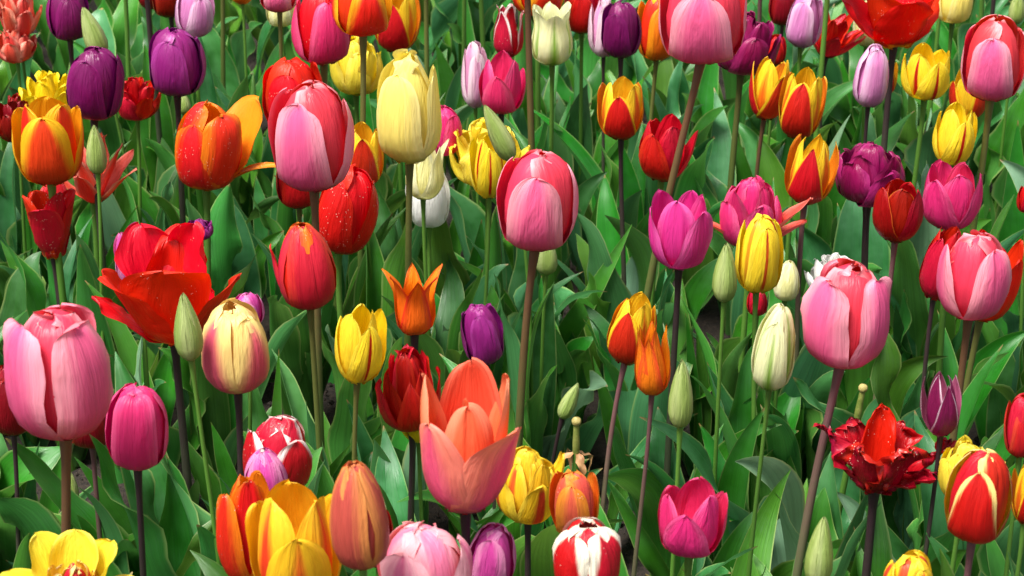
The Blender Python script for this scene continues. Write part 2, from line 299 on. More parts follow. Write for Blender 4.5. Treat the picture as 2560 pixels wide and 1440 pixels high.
# ------------------------------------------------------------------ petals
def prof_interp(pts, vs):
    p = np.array(pts, float)
    d = np.r_[0, np.cumsum(np.hypot(np.diff(p[:, 0]), np.diff(p[:, 1])))]; d /= d[-1]
    # Catmull-Rom through the control points, then resample by arc length
    n = len(p); Q = []
    pp = np.vstack([2*p[0]-p[1], p, 2*p[-1]-p[-2]])
    for i in range(1, n):
        for t in np.linspace(0, 1, 12, endpoint=False):
            a, b, c, e = pp[i-1], pp[i], pp[i+1], pp[i+2]
            Q.append(0.5*((2*b)+(-a+c)*t+(2*a-5*b+4*c-e)*t*t+(-a+3*b-3*c+e)*t**3))
    Q.append(p[-1]); Q = np.array(Q)
    s = np.r_[0, np.cumsum(np.hypot(np.diff(Q[:, 0]), np.diff(Q[:, 1])))]; s /= s[-1]
    return np.interp(vs, s, Q[:, 0]), np.interp(vs, s, Q[:, 1])

PROF = {   # (radius in head radii, height in head heights)
 'egg':  [(0.10, 0), (0.42, 0.015), (0.76, 0.10), (0.95, 0.26), (1.0, 0.45), (0.96, 0.66), (0.80, 0.85), (0.60, 0.955), (0.34, 1.0)],
 'egg_in': [(0.10, 0), (0.42, 0.015), (0.76, 0.10), (0.95, 0.26), (1.0, 0.45), (0.95, 0.66), (0.78, 0.86), (0.50, 0.97), (0.20, 1.01)],
 'slim_in': [(0.10, 0), (0.45, 0.02), (0.82, 0.12), (1.0, 0.28), (0.97, 0.50), (0.80, 0.75), (0.50, 0.92), (0.18, 1.0)],
 'gob':  [(0.09, 0), (0.36, 0.02), (0.70, 0.12), (0.93, 0.30), (1.0, 0.48), (0.95, 0.70), (0.84, 0.88), (0.70, 1.0)],
 'cup':  [(0.10, 0), (0.42, 0.02), (0.78, 0.13), (0.96, 0.32), (1.0, 0.52), (0.98, 0.72), (0.92, 0.88), (0.82, 1.0)],
 'slim': [(0.10, 0), (0.45, 0.02), (0.82, 0.12), (1.0, 0.28), (0.98, 0.50), (0.84, 0.75), (0.62, 0.90), (0.42, 1.0)],
 'bud':  [(0.12, 0), (0.50, 0.02), (0.86, 0.12), (1.0, 0.28), (0.90, 0.50), (0.60, 0.75), (0.28, 0.92), (0.06, 1.0)],
 'tight':[(0.12, 0), (0.50, 0.02), (0.85, 0.11), (1.0, 0.30), (0.97, 0.52), (0.76, 0.76), (0.46, 0.92), (0.18, 1.0)],
 'lily': [(0.08, 0), (0.34, 0.03), (0.56, 0.14), (0.60, 0.32), (0.58, 0.52), (0.64, 0.72), (0.80, 0.88), (1.0, 1.0)],
 'urn':  [(0.10, 0), (0.46, 0.02), (0.82, 0.14), (0.95, 0.32), (0.86, 0.54), (0.76, 0.74), (0.80, 0.90), (0.88, 1.0)],
 'open': [(0.08, 0), (0.28, 0.04), (0.48, 0.18), (0.64, 0.38), (0.76, 0.58), (0.86, 0.78), (0.95, 0.92), (1.0, 1.0)],
}
OUTL = {   # widest point, exponents of the tip outline, base width
 'round': (0.46, 2.2, 2.0, 0.50), 'soft': (0.42, 2.0, 1.6, 0.48), 'point': (0.40, 1.55, 1.0, 0.32),
 'broad': (0.58, 2.6, 2.2, 0.46), 'spike': (0.34, 1.15, 1.0, 0.36)}
def petal(prof, outl, az, R, H, Wd, mat, rnd, rs=1.0, hs=1.0, tilt=0.0, curl=0.0, wave=0.02, ragged=0.0, groove=0.03,
          nu=11, nv=16, notch=0.0, rhomax=1.0, lift=0.0, name='petal', vmax=1.0):
    vs = np.sin(np.linspace(0, 1, nv)*math.pi/2)**1.25; vs[0] = 0
    r, z = prof_interp(PROF[prof], vs*vmax)
    r = r*R*rs; z = z*H*hs
    dr, dz = np.diff(r), np.diff(z); vm = (vs[1:]+vs[:-1])/2
    ang = tilt*np.clip(vm/0.25, 0, 1) + curl*np.clip((vm-0.45)/0.55, 0, 1)**1.4*2.0
    cr = np.cos(ang); sr = np.sin(ang)
    r = np.r_[r[0], r[0]+np.cumsum(dr*cr+dz*sr)]; z = np.r_[z[0], z[0]+np.cumsum(-dr*sr+dz*cr)]
    m, p, q, sb = OUTL[outl]
    x = np.clip((vs-m)/(1-m), 0, 1)
    s = np.where(vs < m, sb+(1-sb)*np.sin(np.clip(vs/m, 0, 1)*math.pi/2)**0.9, np.clip(1-x**p, 0, 1)**(1/q))
    s[-1] = 0.02
    hw = Wd*R*s*(1+0.03*np.sin(vs*17+rnd.uniform(0, 6.28))*vs)
    us = np.linspace(-1, 1, nu)
    rho = np.clip(np.abs(r)/rs, 0.45*R, rhomax*R)*rs
    U, V = np.meshgrid(us, vs); psi = np.clip(U*hw[:, None]/rho[:, None], -1.75, 1.75)
    ph = rnd.uniform(0, 6.28); ph2 = rnd.uniform(0, 6.28); ph3 = rnd.uniform(0, 6.28)
    disp = wave*R*(np.abs(U)**2)*(np.sin(V*11+ph+U*2)*0.7+np.sin(V*23+ph2)*0.4)*np.clip(V*2, 0, 1)
    disp += 0.018*R*np.sin(V*5+ph3+U*2.4)*np.clip(V*2, 0, 1)
    disp += 0.012*R*np.sin(V*9+ph+U*5.0)*np.clip(V*2, 0, 1)
    disp -= groove*R*np.exp(-(U/0.16)**2)*np.clip(V*1.6-.3, 0, 1)
    disp += lift*R*(np.abs(U)**3)*np.clip(V*2, 0, 1)
    if ragged:
        nz = np.array([[rnd.uniform(-1, 1) for _ in us] for _ in vs])
        disp += ragged*R*nz*np.abs(U)**1.5
    rad = r[:, None]+disp-rho[:, None]*(1-np.cos(psi)); tan = (rho[:, None]+disp*0.5)*np.sin(psi)
    zz = np.repeat(z[:, None], nu, 1).copy()
    # tip rounding: outer columns sit a little lower; wavy rim; small notch
    zz += H*0.012*np.sin(U*5+ph)*V + H*ragged*0.35*np.sin(U*17+ph2)*V*V - H*notch*np.exp(-(U/0.25)**2)*V**6
    nick = np.array([rnd.uniform(-1, 1) for _ in us]); zz += H*0.014*nick[None, :]*V**7*(0.4+np.abs(U))
    A = az; ca, sa = math.sin(A), -math.cos(A)       # az 0 faces the camera (-Y), + turns right (+X)
    X = rad*ca - tan*sa; Y = rad*sa + tan*ca
    Pn = np.stack([X, Y, zz], -1)
    UV = np.stack([(U+1)/2, V], -1)                    # outer face = front face
    return grid_mesh(name, Pn, UV, mat)

def tube_mesh(name, pts, rads, mat, seg=10, cap=False):
    pts = [Vector(p) for p in pts]; n = len(pts); P_ = np.zeros((n, seg+1, 3)); UV = np.zeros((n, seg+1, 2))
    ref = Vector((0.3, 1, 0)).normalized()
    for i, p in enumerate(pts):
        t = (pts[min(i+1, n-1)]-pts[max(i-1, 0)]).normalized()
        a = t.cross(ref).normalized(); b = t.cross(a).normalized()
        for k in range(seg+1):
            th = 2*math.pi*k/seg
            q = p+(a*math.cos(th)+b*math.sin(th))*rads[i]
            P_[i, k] = q; UV[i, k] = (k/seg, i/(n-1))
    return grid_mesh(name, P_[:, ::-1], UV[:, ::-1], mat)

# ------------------------------------------------------------------ leaves
def leaf_mesh(root, tip, width, bulge, rnd, mat, face=None, wavy=0.5, twist=0.0, chan=0.35, nu=9, nv=26, tipk=1.0, shape=0.42):
    """blade from root to tip along a bent midrib; face = rough direction its upper side looks at"""
    root = Vector(root); tip = Vector(tip); ax = tip-root; L = ax.length
    c1 = root+ax*0.33+Vector(bulge)*0.7; c2 = root+ax*0.70+Vector(bulge)
    face = Vector(face) if face is not None else Vector((0, -1, 0.3))
    ph = rnd.uniform(0, 6.28); ph2 = rnd.uniform(0, 6.28); f1 = rnd.uniform(9, 14); f2 = rnd.uniform(16, 24)
    vs = (np.linspace(0, 1, nv)**0.95).tolist(); us = np.linspace(-1, 1, nu).tolist()
    P_ = np.zeros((nv, nu, 3)); UV = np.zeros((nv, nu, 2))
    for i, v in enumerate(vs):
        b = (1-v)**3*root+3*(1-v)**2*v*c1+3*(1-v)*v*v*c2+v**3*tip
        t = (3*(1-v)**2*(c1-root)+6*(1-v)*v*(c2-c1)+3*v*v*(tip-c2)).normalized()
        side = t.cross(face)
        if side.length < 1e-4: side = t.cross(Vector((1, 0, 0)))
        side.normalize(); side = Matrix.Rotation(twist*(v-0.3), 3, t) @ side
        nrm = side.cross(t).normalized()
        if v < shape: s = 0.30+0.70*math.sin(v/shape*math.pi/2)**1.1
        else: s = max(0.0, 1-((v-shape)/(1-shape))**(1.75*tipk))
        s = max(s, 0.015); hw = width/2*s
        c = chan*(1.25-0.8*v)
        for j, u in enumerate(us):
            up = hw*c*abs(u)**1.6
            wv = wavy*width*0.20*abs(u)**2*s*(math.sin(v*f1+ph+(1.2 if u > 0 else 0))+0.5*math.sin(v*f2+ph2+(2.2 if u > 0 else 0)))*min(1, v*2.5)
            q = b+side*(hw*u*math.sqrt(max(0.05, 1-0.5*c*abs(u))))+nrm*(up+wv-hw*c*0.5)
            P_[i, j] = q; UV[i, j] = ((u+1)/2, v)
    return grid_mesh('leaf', P_, UV, mat)

def random_leaf(rnd, az, L, lean, width, mat, droop=None, nv=22, nu=7):
    """leaf rooted at the origin, growing out towards azimuth az, inner side up"""
    d = Vector((math.cos(az), math.sin(az), 0))
    droop = droop if droop is not None else rnd.uniform(0.0, 0.25)
    tip = d*L*math.sin(lean)*(1.0)+Vector((0, 0, L*math.cos(lean)*(1-droop)))
    bul = d*(-L*0.12*rnd.uniform(0.2, 1.4))+Vector((0, 0, L*(0.05+droop*0.6)))+d.cross(Vector((0, 0, 1)))*L*rnd.uniform(-0.12, 0.12)
    root = d*0.006+Vector((0, 0, -0.012))
    return leaf_mesh(root, tip, width, bul, rnd, mat, face=-d*1.0+Vector((0, 0, 0.35)), wavy=rnd.choice([0.15, 0.5, 0.9, 1.3, 1.6]),
                     twist=rnd.uniform(-1.9, 1.9), chan=rnd.uniform(0.3, 1.1), nv=nv, nu=nu, tipk=rnd.uniform(0.8, 1.2), shape=rnd.uniform(0.3, 0.48))
def pick_leaf_mat(rnd):
    return LEAF[rnd.choices([0, 1, 2, 3], [5, 4, 2.4, 0.25])[0]]

# ------------------------------------------------------------------ a tulip
BLOOM = 'tulips blooming in the bed'
BASES = []                                       # ground points with the thing that stands there
def make_tulip(pal, shape, cx, cy, w, h, z, lean, spin, slope, stem, label, x=None):
    x = dict(x or {}); rnd = random.Random(int(cx*7+cy*13+w))
    # place the head: its centre lies on the photo's sight line at height z
    c, t = at_z(cx, cy, z)
    R = w/2*t/FPX*1.04; hm = h*t/FPX
    a = PITCH+math.atan((cy-720)/FPX)
    wide = {'open': 1.0, 'lily': 0.8, 'bud': 0.15, 'tight': 0.25, 'slim': 0.5, 'double': 0.75, 'star': 1.0, 'parrot': 0.9}.get(shape, 0.65)
    H = max((hm-wide*R*math.sin(a)*0.9)/math.cos(a), R*0.9)
    H = H*1.02
    lr = math.radians(lean); lt = math.radians(x.get('fwd', 0))
    M = Matrix.Rotation(lr, 3, 'Y') @ Matrix.Rotation(lt, 3, 'X')
    axis = M @ Vector((0, 0, 1))
    hb = c-axis*H*(0.5-0.04*wide)
    # ground point
    _, tg = at_z(cx, cy, z)
    Lpx = hb.z*math.cos(a)*FPX/t
    gx = hb.x-slope*Lpx*t/FPX*0.45
    gy = hb.y+x.get('gy', rnd.uniform(-0.02, 0.02))
    g = Vector((gx, gy, 0.0))
    bud = shape == 'bud'
    o = thing('tulip_bud' if bud else 'tulip', label, 'tulip bud' if bud else 'tulip', g, 'closed green tulip buds' if bud else BLOOM)
    BASES.append((g, o, hb.z))
    T = Matrix.Translation(hb-g) @ M.to_4x4()
    # stem
    sr = x.get('sr', max(0.0022, min(0.0043, R*0.105)))
    p0 = Vector((0, 0, -0.02)); p3 = hb-g+axis*H*0.02; ln = p3.length
    p1 = p0+Vector((rnd.uniform(-.022, .022), rnd.uniform(-.01, .01), ln*0.4)); p2 = p3-(axis*0.3+Vector((slope*1.0, 0, 1))*0.7).normalized()*ln*0.33
    pts = []; rr = []
    for i in range(17):
        v = i/16; pts.append((1-v)**3*p0+3*(1-v)**2*v*p1+3*(1-v)*v*v*p2+v**3*p3)
        rr.append(sr*(1.25-0.38*v+(0.55*max(0, v-0.93)/0.07)))
    obj('stem', tube_mesh('stem', pts, rr, STEM[stem], 10), o)
    outer = PAL[pal]; inner = PAL.get(x.get('inner', pal), outer)
    def add(me):
        p = obj('petal', me, o); p.matrix_local = T; return p
    S = math.radians(spin); D = math.radians
    j = lambda k: rnd.uniform(-k, k)
    tl = x.get('tilts', {}); cl = x.get('curls', {})
    ol = x.get('outl'); wv = x.get('wave')
    if x.get('custom'):
        for (pf, o_, az, rs, hs, ti, cu, wd, vm, pl, wa, rg, rm_) in x['custom']:
            add(petal(pf, o_, D(az), R, H, wd, PAL[pl], rnd, rs=rs, hs=hs, tilt=D(ti), curl=D(cu), wave=wa, ragged=rg, vmax=vm, rhomax=rm_,
                      groove=0.05, notch=0.03, nu=15, nv=20))
    elif shape == 'bud':
        for k in range(3):
            add(petal('bud', 'point', S+D(120*k+60), R*0.93, H*0.985, 1.05, outer, rnd, wave=0.005, groove=0.0))
        for k in range(3):
            add(petal('bud', 'point', S+D(120*k), R, H, 1.04, outer, rnd, wave=0.012, groove=0.045, lift=-0.02))
    elif shape == 'tight':
        for k in range(3):
            add(petal('tight', 'soft', S+D(120*k+60), R*0.93, H, 1.1, inner, rnd, wave=0.01, groove=0.02))
        for k in range(3):
            add(petal('tight', 'soft', S+D(120*k+j(4)), R, H*0.985, 0.98, outer, rnd, wave=0.02, groove=0.03, tilt=D(tl.get(k, 0))))
    elif shape in ('egg', 'gob', 'cup', 'slim', 'urn', 'lily', 'open'):
        d_ol = {'egg': 'round', 'gob': 'soft', 'cup': 'soft', 'slim': 'round', 'urn': 'soft', 'lily': 'spike', 'open': 'broad'}[shape]
        W = {'egg': 0.82, 'gob': 0.84, 'cup': 0.86, 'slim': 0.90, 'urn': 0.84, 'lily': 0.58, 'open': 0.70}[shape]*x.get('W', 1.0)
        flex = {'egg': 3, 'slim': 2, 'gob': 4, 'cup': 5, 'urn': 5, 'lily': 7, 'open': 9}[shape]
        rm = 0.62 if shape in ('open', 'lily') else 0.80
        inprof = x.get('inprof', {'egg': 'egg_in', 'slim': 'slim_in'}.get(shape, shape))
        for k in range(3):
            add(petal(inprof, x.get('inoutl', ol or d_ol), (D(x['inaz'][k]) if 'inaz' in x else S+D(120*k+60+j(6))), R, H, W*1.1, inner, rnd, rs=0.85, hs=1.0+j(0.03), tilt=D(tl.get(k+3, j(flex)-1.5)*1.0),
                      curl=D(cl.get(k+3, j(4))), wave=wv if wv is not None else 0.035, groove=0.05, rhomax=max(rm, .9) if rm > .7 else rm, notch=0.02))
        for k in range(3):
            add(petal(shape, ol or d_ol, (D(x['azs'][k]) if 'azs' in x else S+D(120*k+j(5))), R, H, W, outer, rnd, rs=1+j(.03), hs=1.0+j(0.02), vmax=x.get('oh', {'egg': .80, 'gob': .90, 'cup': .88, 'slim': .86, 'urn': .95}.get(shape, 1.0))+j(.03), tilt=D(tl.get(k, j(flex)*0.8)),
                      curl=D(cl.get(k, j(4))), wave=wv if wv is not None else 0.035, groove=0.035, rhomax=rm, notch=0.02, lift=0.015))
        if shape in ('open',):
            add_centre(o, T, R, H, rnd)
    elif shape in ('double', 'parrot', 'star', 'frill'):
        if shape == 'double': rings = [(4, 0.36, 1.0, -6, 'egg', 'soft'), (5, 0.62, 1.0, -4, 'egg', 'soft'), (5, 0.84, 0.92, 0, 'cup', 'soft'), (5, 1.0, 0.80, 3, 'cup', 'round')]
        elif shape == 'frill': rings = [(5, 0.45, 1.0, 0, 'cup', 'broad'), (5, 0.72, 0.95, 8, 'cup', 'broad'), (6, 0.95, 0.80, 16, 'cup', 'broad')]
        elif shape == 'star': rings = [(3, 0.5, 1.0, 4, 'open', 'soft'), (4, 0.62, 0.95, 10, 'open', 'soft'), (5, 0.72, 0.85, 26, 'open', 'soft')]
        else: rings = [(3, 0.60, 1.0, 2, 'open', 'soft'), (5, 0.92, 0.85, 11, 'open', 'broad')]
        off = 0
        for n, rs, hs, ti, pf, o_ in rings:
            for k in range(n):
                mt = inner if rs < 0.7 else outer
                wd = {'double': 0.72, 'frill': 0.70, 'star': 0.42, 'parrot': 0.66}[shape]
                add(petal(pf, ol or o_, S+D(360*k/n+off+j(8)), R, H, wd*(0.6+0.4*rs), mt, rnd, rs=rs*(1+j(.05)), hs=hs*(1+j(.07)), tilt=D(tl.get((rs, k), ti+j(6))),
                          curl=D(x.get('curl', 0)+j(8)), wave=wv if wv is not None else (0.20 if shape == 'parrot' else 0.14 if shape in ('frill',) else 0.06),
                          ragged=x.get('rag', 0.10 if shape == 'parrot' else (0.03 if shape == 'frill' else 0.0)),
                          groove=0.05, rhomax=0.7, notch=0.03, nu=13 if shape in ('parrot', 'frill') else 9, nv=18 if shape in ('parrot', 'frill') else 14))
            off += 180/n+13
    if x.get('extra'):                            # single petals that stand away from the cup
        for (az, pf, hs, ti, cu, wd, pl) in x['extra']:
            add(petal(pf, 'soft' if wd < .85 else 'broad', D(az), R, H, wd, PAL[pl], rnd, hs=hs, tilt=D(ti), curl=D(cu), wave=0.07 if wd < .85 else .13, rhomax=0.5 if wd < .85 else 1.2, rs=0.9))
    # leaves
    nl = x.get('leaves', 4 if not bud else 3)
    a0 = rnd.uniform(0, 6.28)
    for k in range(nl):
        L = rnd.uniform(0.27, 0.40)*(1-0.08*k)*min(1.0, (hb.z-0.02)/0.36)
        lf = random_leaf(rnd, a0+k*2.3+rnd.uniform(-.5, .5), L, rnd.uniform(0.04, 0.50), rnd.uniform(0.042, 0.082)*(1-0.10*k), pick_leaf_mat(rnd))
        ob = obj('leaf', lf, o); ob.location = (0, 0, k*0.012)
    return o

def add_centre(o, T, R, H, rnd):
    pts = [(0, 0, H*0.05), (0, 0, H*0.2), (0, 0, H*0.36)]
    p = obj('pistil', tube_mesh('pistil', pts, [R*.09, R*.08, R*.11], M_PISTIL, 8), o); p.matrix_local = T
    for k in range(6):
        a = k*math.pi/3; c, s = math.cos(a)*R*0.2, math.sin(a)*R*0.2
        q = obj('stamen', tube_mesh('stamen', [(c*.6, s*.6, H*.05), (c, s, H*.22), (c*1.1, s*1.1, H*.25), (c*1.2, s*1.2, H*.38)], [R*.02, R*.02, R*.045, R*.02], M_ANTHER, 6), o)
        q.matrix_local = T

# pal, shape, cx, cy, w, h, z, lean, spin, slope, stem, label, extras
TUL = [
 # ---- upper left
 ('coral','frill',45,35,78,110,.40,0,0,.0,'g','frilly coral pink tulip cropped by the upper left corner',None),
 ('coral','frill',40,113,78,84,.36,0,20,.0,'g','small ruffled coral red tulip near the upper left edge',None),
 ('purple','egg',170,38,108,130,.46,0,20,0,'d','dark purple tulip at the top edge beside a pale green bud',None),
 ('green_bud','bud',231,80,56,122,.45,-16,30,-.12,'g','yellowish green bud leaning left beside a purple tulip at top left',None),
 ('purple','egg',238,214,146,178,.46,6,-20,.07,'d','deep purple tulip just above the orange and yellow tulip at left',None),
 ('violet','egg',441,160,140,166,.46,2,-10,0,'d','lighter violet tulip on a long dark stem under the cropped lilac one',None),
 ('lilac','egg',487,30,100,130,.42,4,30,0,'g','lilac tulip cropped by the top edge above the violet one',None),
 ('dark_red','egg',425,-5,92,100,.40,0,0,0,'d','dark red tulip at the top edge left of a lilac one',{'extra':None}),
 ('dark_red','gob',372,-20,60,90,.38,0,0,0,'g','small maroon tulip at the top edge behind a dark stem',None),
 ('bright_yellow','frill',124,248,100,130,.38,0,0,0,'g','ragged yellow tulip showing above the orange and yellow tulip',{'W':1}),
 ('dark_red','frill',40,300,80,112,.36,0,0,0,'g','ruffled dark red tulip at the left edge',None),
 ('flame','cup',120,362,172,208,.43,0,2,.03,'g','big orange yellow tulip with red flamed front petal at the left edge',{'outl':'round','oh':.93,'W':1.1}),
 ('green_bud','bud',240,374,50,118,.44,0,10,.02,'g','slim green bud beside a dark stem at left',None),
 ('coral','star',235,430,165,190,.34,4,10,.0,'g','coral tulip with spread narrow petals behind a green bud',None),
 ('crimson','frill',340,247,92,100,.38,0,0,0,'g','ruffled red tulip half hidden between two purple tulips',None),
 ('orange_red','egg',515,370,165,215,.42,3,-25,0,'g','orange red tulip with one petal drooping to the right',
   {'outl':'round','tilts':{3:16,1:4},'extra':[(88,'open',1.0,44,30,.36,'orange_red'),(128,'cup',1.10,18,6,1.1,'orange')]}),
 ('red_specks','open',125,570,150,180,.32,-3,60,0,'d','open red tulip with yellow base low behind a green stem at left',{'tilts':{0:-8,1:6}}),
 # ---- top middle
 ('pink','egg',697,-22,96,108,.50,0,0,0,'o','pink tulip whose rounded base hangs from the top edge left of centre',{'inner':'pink_inner'}),
 ('cream','egg',702,28,76,80,.38,0,0,0,'g','cream tulip behind the stem of a cropped pink tulip',None),
 ('orange','egg',605,-38,60,100,.42,0,0,0,'g','orange tulip base barely visible at the top edge',None),
 ('magenta','egg',806,68,150,192,.50,0,25,0,'o','large rose pink tulip behind the orange flamed tulip at top',{'inner':'scarlet'}),
 ('flame','egg',906,12,148,160,.56,0,18,.02,'o','orange yellow flamed tulip cropped by the top edge above a yellow one',None),
 ('red_yellow','gob',991,56,116,156,.42,2,-10,.0,'g','red tulip with yellow edges touching the cropped orange one at top',{'inner':'red_yellow_inner'}),
 ('scarlet','egg',731,238,156,176,.44,0,-10,0,'g','scarlet tulip right behind the large pink tulip at upper left',{'W':.9}),
 ('pink','egg',781,350,206,264,.54,0,-14,0,'r','large pink tulip in front of scarlet ones left of the tall pale yellow tulip',{'inner':'pink_inner'}),
 ('yellow','double',888,166,122,150,.40,0,0,0,'g','double yellow tulip behind a leaf and an olive stem near the top',None),
 ('soft_yellow','slim',1022,273,166,272,.54,0,-32,.05,'o','tall pale yellow tulip on a thick olive stem near the top centre',{'outl':'round','W':1.1,'oh':.88}),
 ('red_yellow','gob',908,395,112,154,.38,0,5,0,'g','red and yellow tulip peeking between the large pink and the pale yellow tulip',{'inner':'red_yellow_inner'}),
 ('red_specks','egg',868,530,158,218,.40,14,-30,0,'g','bright red tulip with yellow base leaning right below the large pink one',{'inner':'scarlet','outl':'soft','W':1.05}),
 ('crimson','egg',745,450,112,146,.37,0,0,0,'o','red tulip hidden under the large pink tulip at upper left',None),
 ('magenta','egg',1109,330,90,122,.40,0,40,0,'g','magenta tulip half hidden right of the pale yellow one',None),
 ('cream','urn',1064,425,100,154,.42,6,50,-.04,'g','pale lemon tulip with pointed petals above the white one',{'outl':'point','W':1.0}),
 ('white','egg',1071,498,108,146,.34,0,0,0,'g','white tulip partly behind the pale lemon tulip',None),
 ('lilac_pale','slim',1188,190,66,162,.40,0,20,0,'g','slim pale lilac tulip behind an olive stem near top centre',None),
 ('magenta','cup',1253,216,116,142,.42,0,-5,0,'d','magenta cup shaped tulip right of the slim pale lilac one',{'oh':.84}),
 ('green_bud','bud',1245,332,54,145,.50,-24,0,-.12,'g','green bud leaning left over a yellow double tulip',None),
 ('yellow_stripe','gob',1222,420,92,158,.43,0,8,0,'g','yellow tulip with thin red streaks below the leaning green bud',None),
 ('yellow','frill',1221,388,170,146,.38,0,0,0,'g','frilly double yellow tulip behind the red streaked yellow one',None),
 ('red_white','urn',1270,80,78,132,.40,0,-30,0,'g','red tulip with fringed white edges near the top centre',{'wave':.07,'tilts':{}}),
 ('flame','egg',1345,-22,132,124,.44,0,30,0,'g','yellow and orange tulip base hanging from the top edge at centre',None),
 ('green_white','urn',1381,92,110,146,.46,0,0,.0,'g','greenish white tulip with flared rim near the top centre',{'oh':1.0}),
 ('crimson','egg',1455,24,92,122,.40,0,0,0,'g','dark red tulip at the top edge left of pale lilac and purple ones',None),
 ('lilac_pale','slim',1510,68,78,150,.39,0,20,0,'d','pale lilac tulip tucked behind the purple one at top right of centre',None),
 ('purple','egg',1553,76,104,142,.46,0,-20,-.02,'d','purple tulip between a pale lilac and an orange tulip at top',None),
 ('orange','egg',1643,76,100,156,.42,0,10,.08,'o','orange yellow tulip tucked behind the huge cropped pink tulip',{'inner':'flame'}),
 ('pink','egg',1758,44,222,236,.62,0,-8,.26,'r','huge pink tulip cropped by the top edge right of centre',{'inner':'pink_inner'}),
 ('purple_magenta','double',1862,112,150,152,.42,6,0,0,'o','double plum purple tulip right behind the huge cropped pink tulip',None),
 ('crimson','egg',1940,128,52,72,.36,0,0,0,'g','sliver of a red tulip right of the double plum purple one',None),
 # ---- top right
 ('lilac','slim',2012,50,90,140,.44,6,-20,0,'g','lilac tulip cropped at the top edge left of a tall green stem',None),
 ('dark_red','egg',1958,15,74,100,.38,0,0,0,'d','dark red tulip at the top edge behind the lilac one',None),
 ('crimson','star',2082,88,145,138,.38,18,0,0,'d','dark red tulip with spread petals behind a tall green stem',None),
 ('scarlet','open',2240,38,235,190,.48,0,10,.06,'d','wide open scarlet tulip with yellow base at the top right',{'outl':'soft','tilts':{0:4,1:14,2:14},'wave':.09}),
 ('cream','egg',2168,62,72,112,.38,0,0,0,'g','cream tulip behind the wide open scarlet one',None),
 ('soft_yellow','egg',2385,4,96,112,.44,0,20,.02,'g','soft yellow tulip at the top edge right of the open scarlet one',None),
 ('pink','egg',2484,154,160,202,.52,0,-14,0,'o','large pink tulip at the upper right edge',{'inner':'pink_inner'}),
 ('yellow_stripe','cup',2318,186,118,132,.44,2,20,0,'g','yellow cup tulip streaked red under the open scarlet one',None),
 ('lilac','slim',2179,194,88,150,.44,3,5,.02,'d','slim lilac tulip standing alone under the open scarlet one',{'oh':.98}),
 ('flame','gob',2220,196,46,84,.36,0,0,0,'g','sliver of an orange tulip behind a dark purple stem',None),
 ('red_yellow','gob',2423,242,92,124,.38,-4,40,0,'g','red and yellow tulip tucked left behind the large pink one at upper right',{'inner':'yellow_red'}),
 ('red_yellow','gob',1924,226,98,154,.41,8,25,.10,'r','red tulip with yellow edges, left one of the touching pair',{'inner':'red_yellow_inner'}),
 ('red_yellow','gob',2003,267,114,168,.44,6,-12,.0,'g','red tulip with yellow edges, right one of the touching pair',{'inner':'red_yellow_inner','oh':.92}),
 ('yellow_stripe','gob',2385,345,106,146,.43,6,10,0,'g','yellow tulip with a short red flame left of an olive stem',None),
 ('red_yellow','gob',1554,278,114,148,.43,0,-10,0,'d','red tulip with yellow edges standing alone right of top centre',{'inner':'red_yellow_inner','oh':.92}),
 ('crimson','gob',1658,378,124,156,.44,2,-30,.03,'g','crimson tulip with one petal flared to the right',{'tilts':{1:7},'curls':{1:9}}),
 ('red_yellow','gob',2026,430,126,170,.44,8,-20,0,'m','red tulip with yellow edges leaning right beside the double purple one',{'inner':'red_yellow_inner','outl':'point','oh':.95}),
 ('purple_magenta','double',2173,436,172,156,.42,0,10,0,'d','glossy double purple tulip with many ruffled petals at right',{'wave':.10}),
 ('dark_red_orange_edge','gob',2245,535,124,148,.43,2,-60,.01,'m','dark red tulip with thin orange edges at right',{'oh':1.0}),
 ('magenta','cup',2378,496,148,164,.42,0,-50,0,'g','bright pink tulip above the pink and red cluster at right',{'oh':.95}),
 ('crimson','egg',2572,498,60,74,.38,0,0,0,'g','sliver of a red tulip at the right edge',None),
 # ---- middle
 ('hot_pink','cup',1700,583,154,186,.45,0,42,.01,'d','bright magenta cup tulip in the middle right on a dark stem',{'oh':.92,'outl':'soft'}),
 ('magenta','double',1878,535,140,178,.40,0,0,0,'g','double pink tulip with loose coral outer petals',{'extra':[(-82,'open',1.0,38,20,.40,'coral'),(80,'open',1.05,30,0,.55,'coral'),(100,'open',.75,48,0,.42,'coral')]}),
 ('yellow_stripe','egg',1898,638,118,196,.46,2,12,0,'g','yellow tulip with red stripes in front of the double pink one',None),
 ('pink','egg',1345,508,200,244,.52,3,-8,.165,'r','large pink tulip near the picture centre on a leaning brown stem',{'inner':'pink_inner'}),
 ('green_bud','bud',1366,636,56,96,.34,0,10,.10,'g','green bud hidden under the large central pink tulip',None),
 ('cream','tight',1968,702,62,96,.35,4,0,-.0,'g','small cream tulip bud right of the red striped yellow one',None),
 ('white','frill',2080,690,104,92,.32,0,0,0,'g','white tulip edge behind the large pink one at right',None),
 ('pink','egg',2115,792,206,260,.50,2,60,.19,'m','large pale edged pink tulip on a leaning mauve stem at right',{'inner':'pink_inner','wave':.10,'oh':.86,'W':1.0,'outl':'broad','azs':[-50,54,182],'inaz':[0,118,-120]}),
 ('crimson','gob',2356,662,108,186,.38,10,-40,.0,'d','dark red tulip on a bent stem left behind the pink one at right',None),
 ('scarlet','cup',2474,702,154,210,.40,8,40,.08,'o','red tulip right behind the large pink one at right',None),
 ('pink','egg',2431,692,180,220,.49,0,34,.03,'r','large pink tulip flanked by two red tulips at right',{'inner':'pink_inner'}),
 ('green_bud','bud',1813,681,62,142,.45,0,30,.03,'g','green bud left of the red striped yellow tulip',None),
 ('green_white','slim',1936,872,110,210,.47,4,-10,.04,'g','creamy white tulip with green flames at right of centre',{'outl':'soft'}),
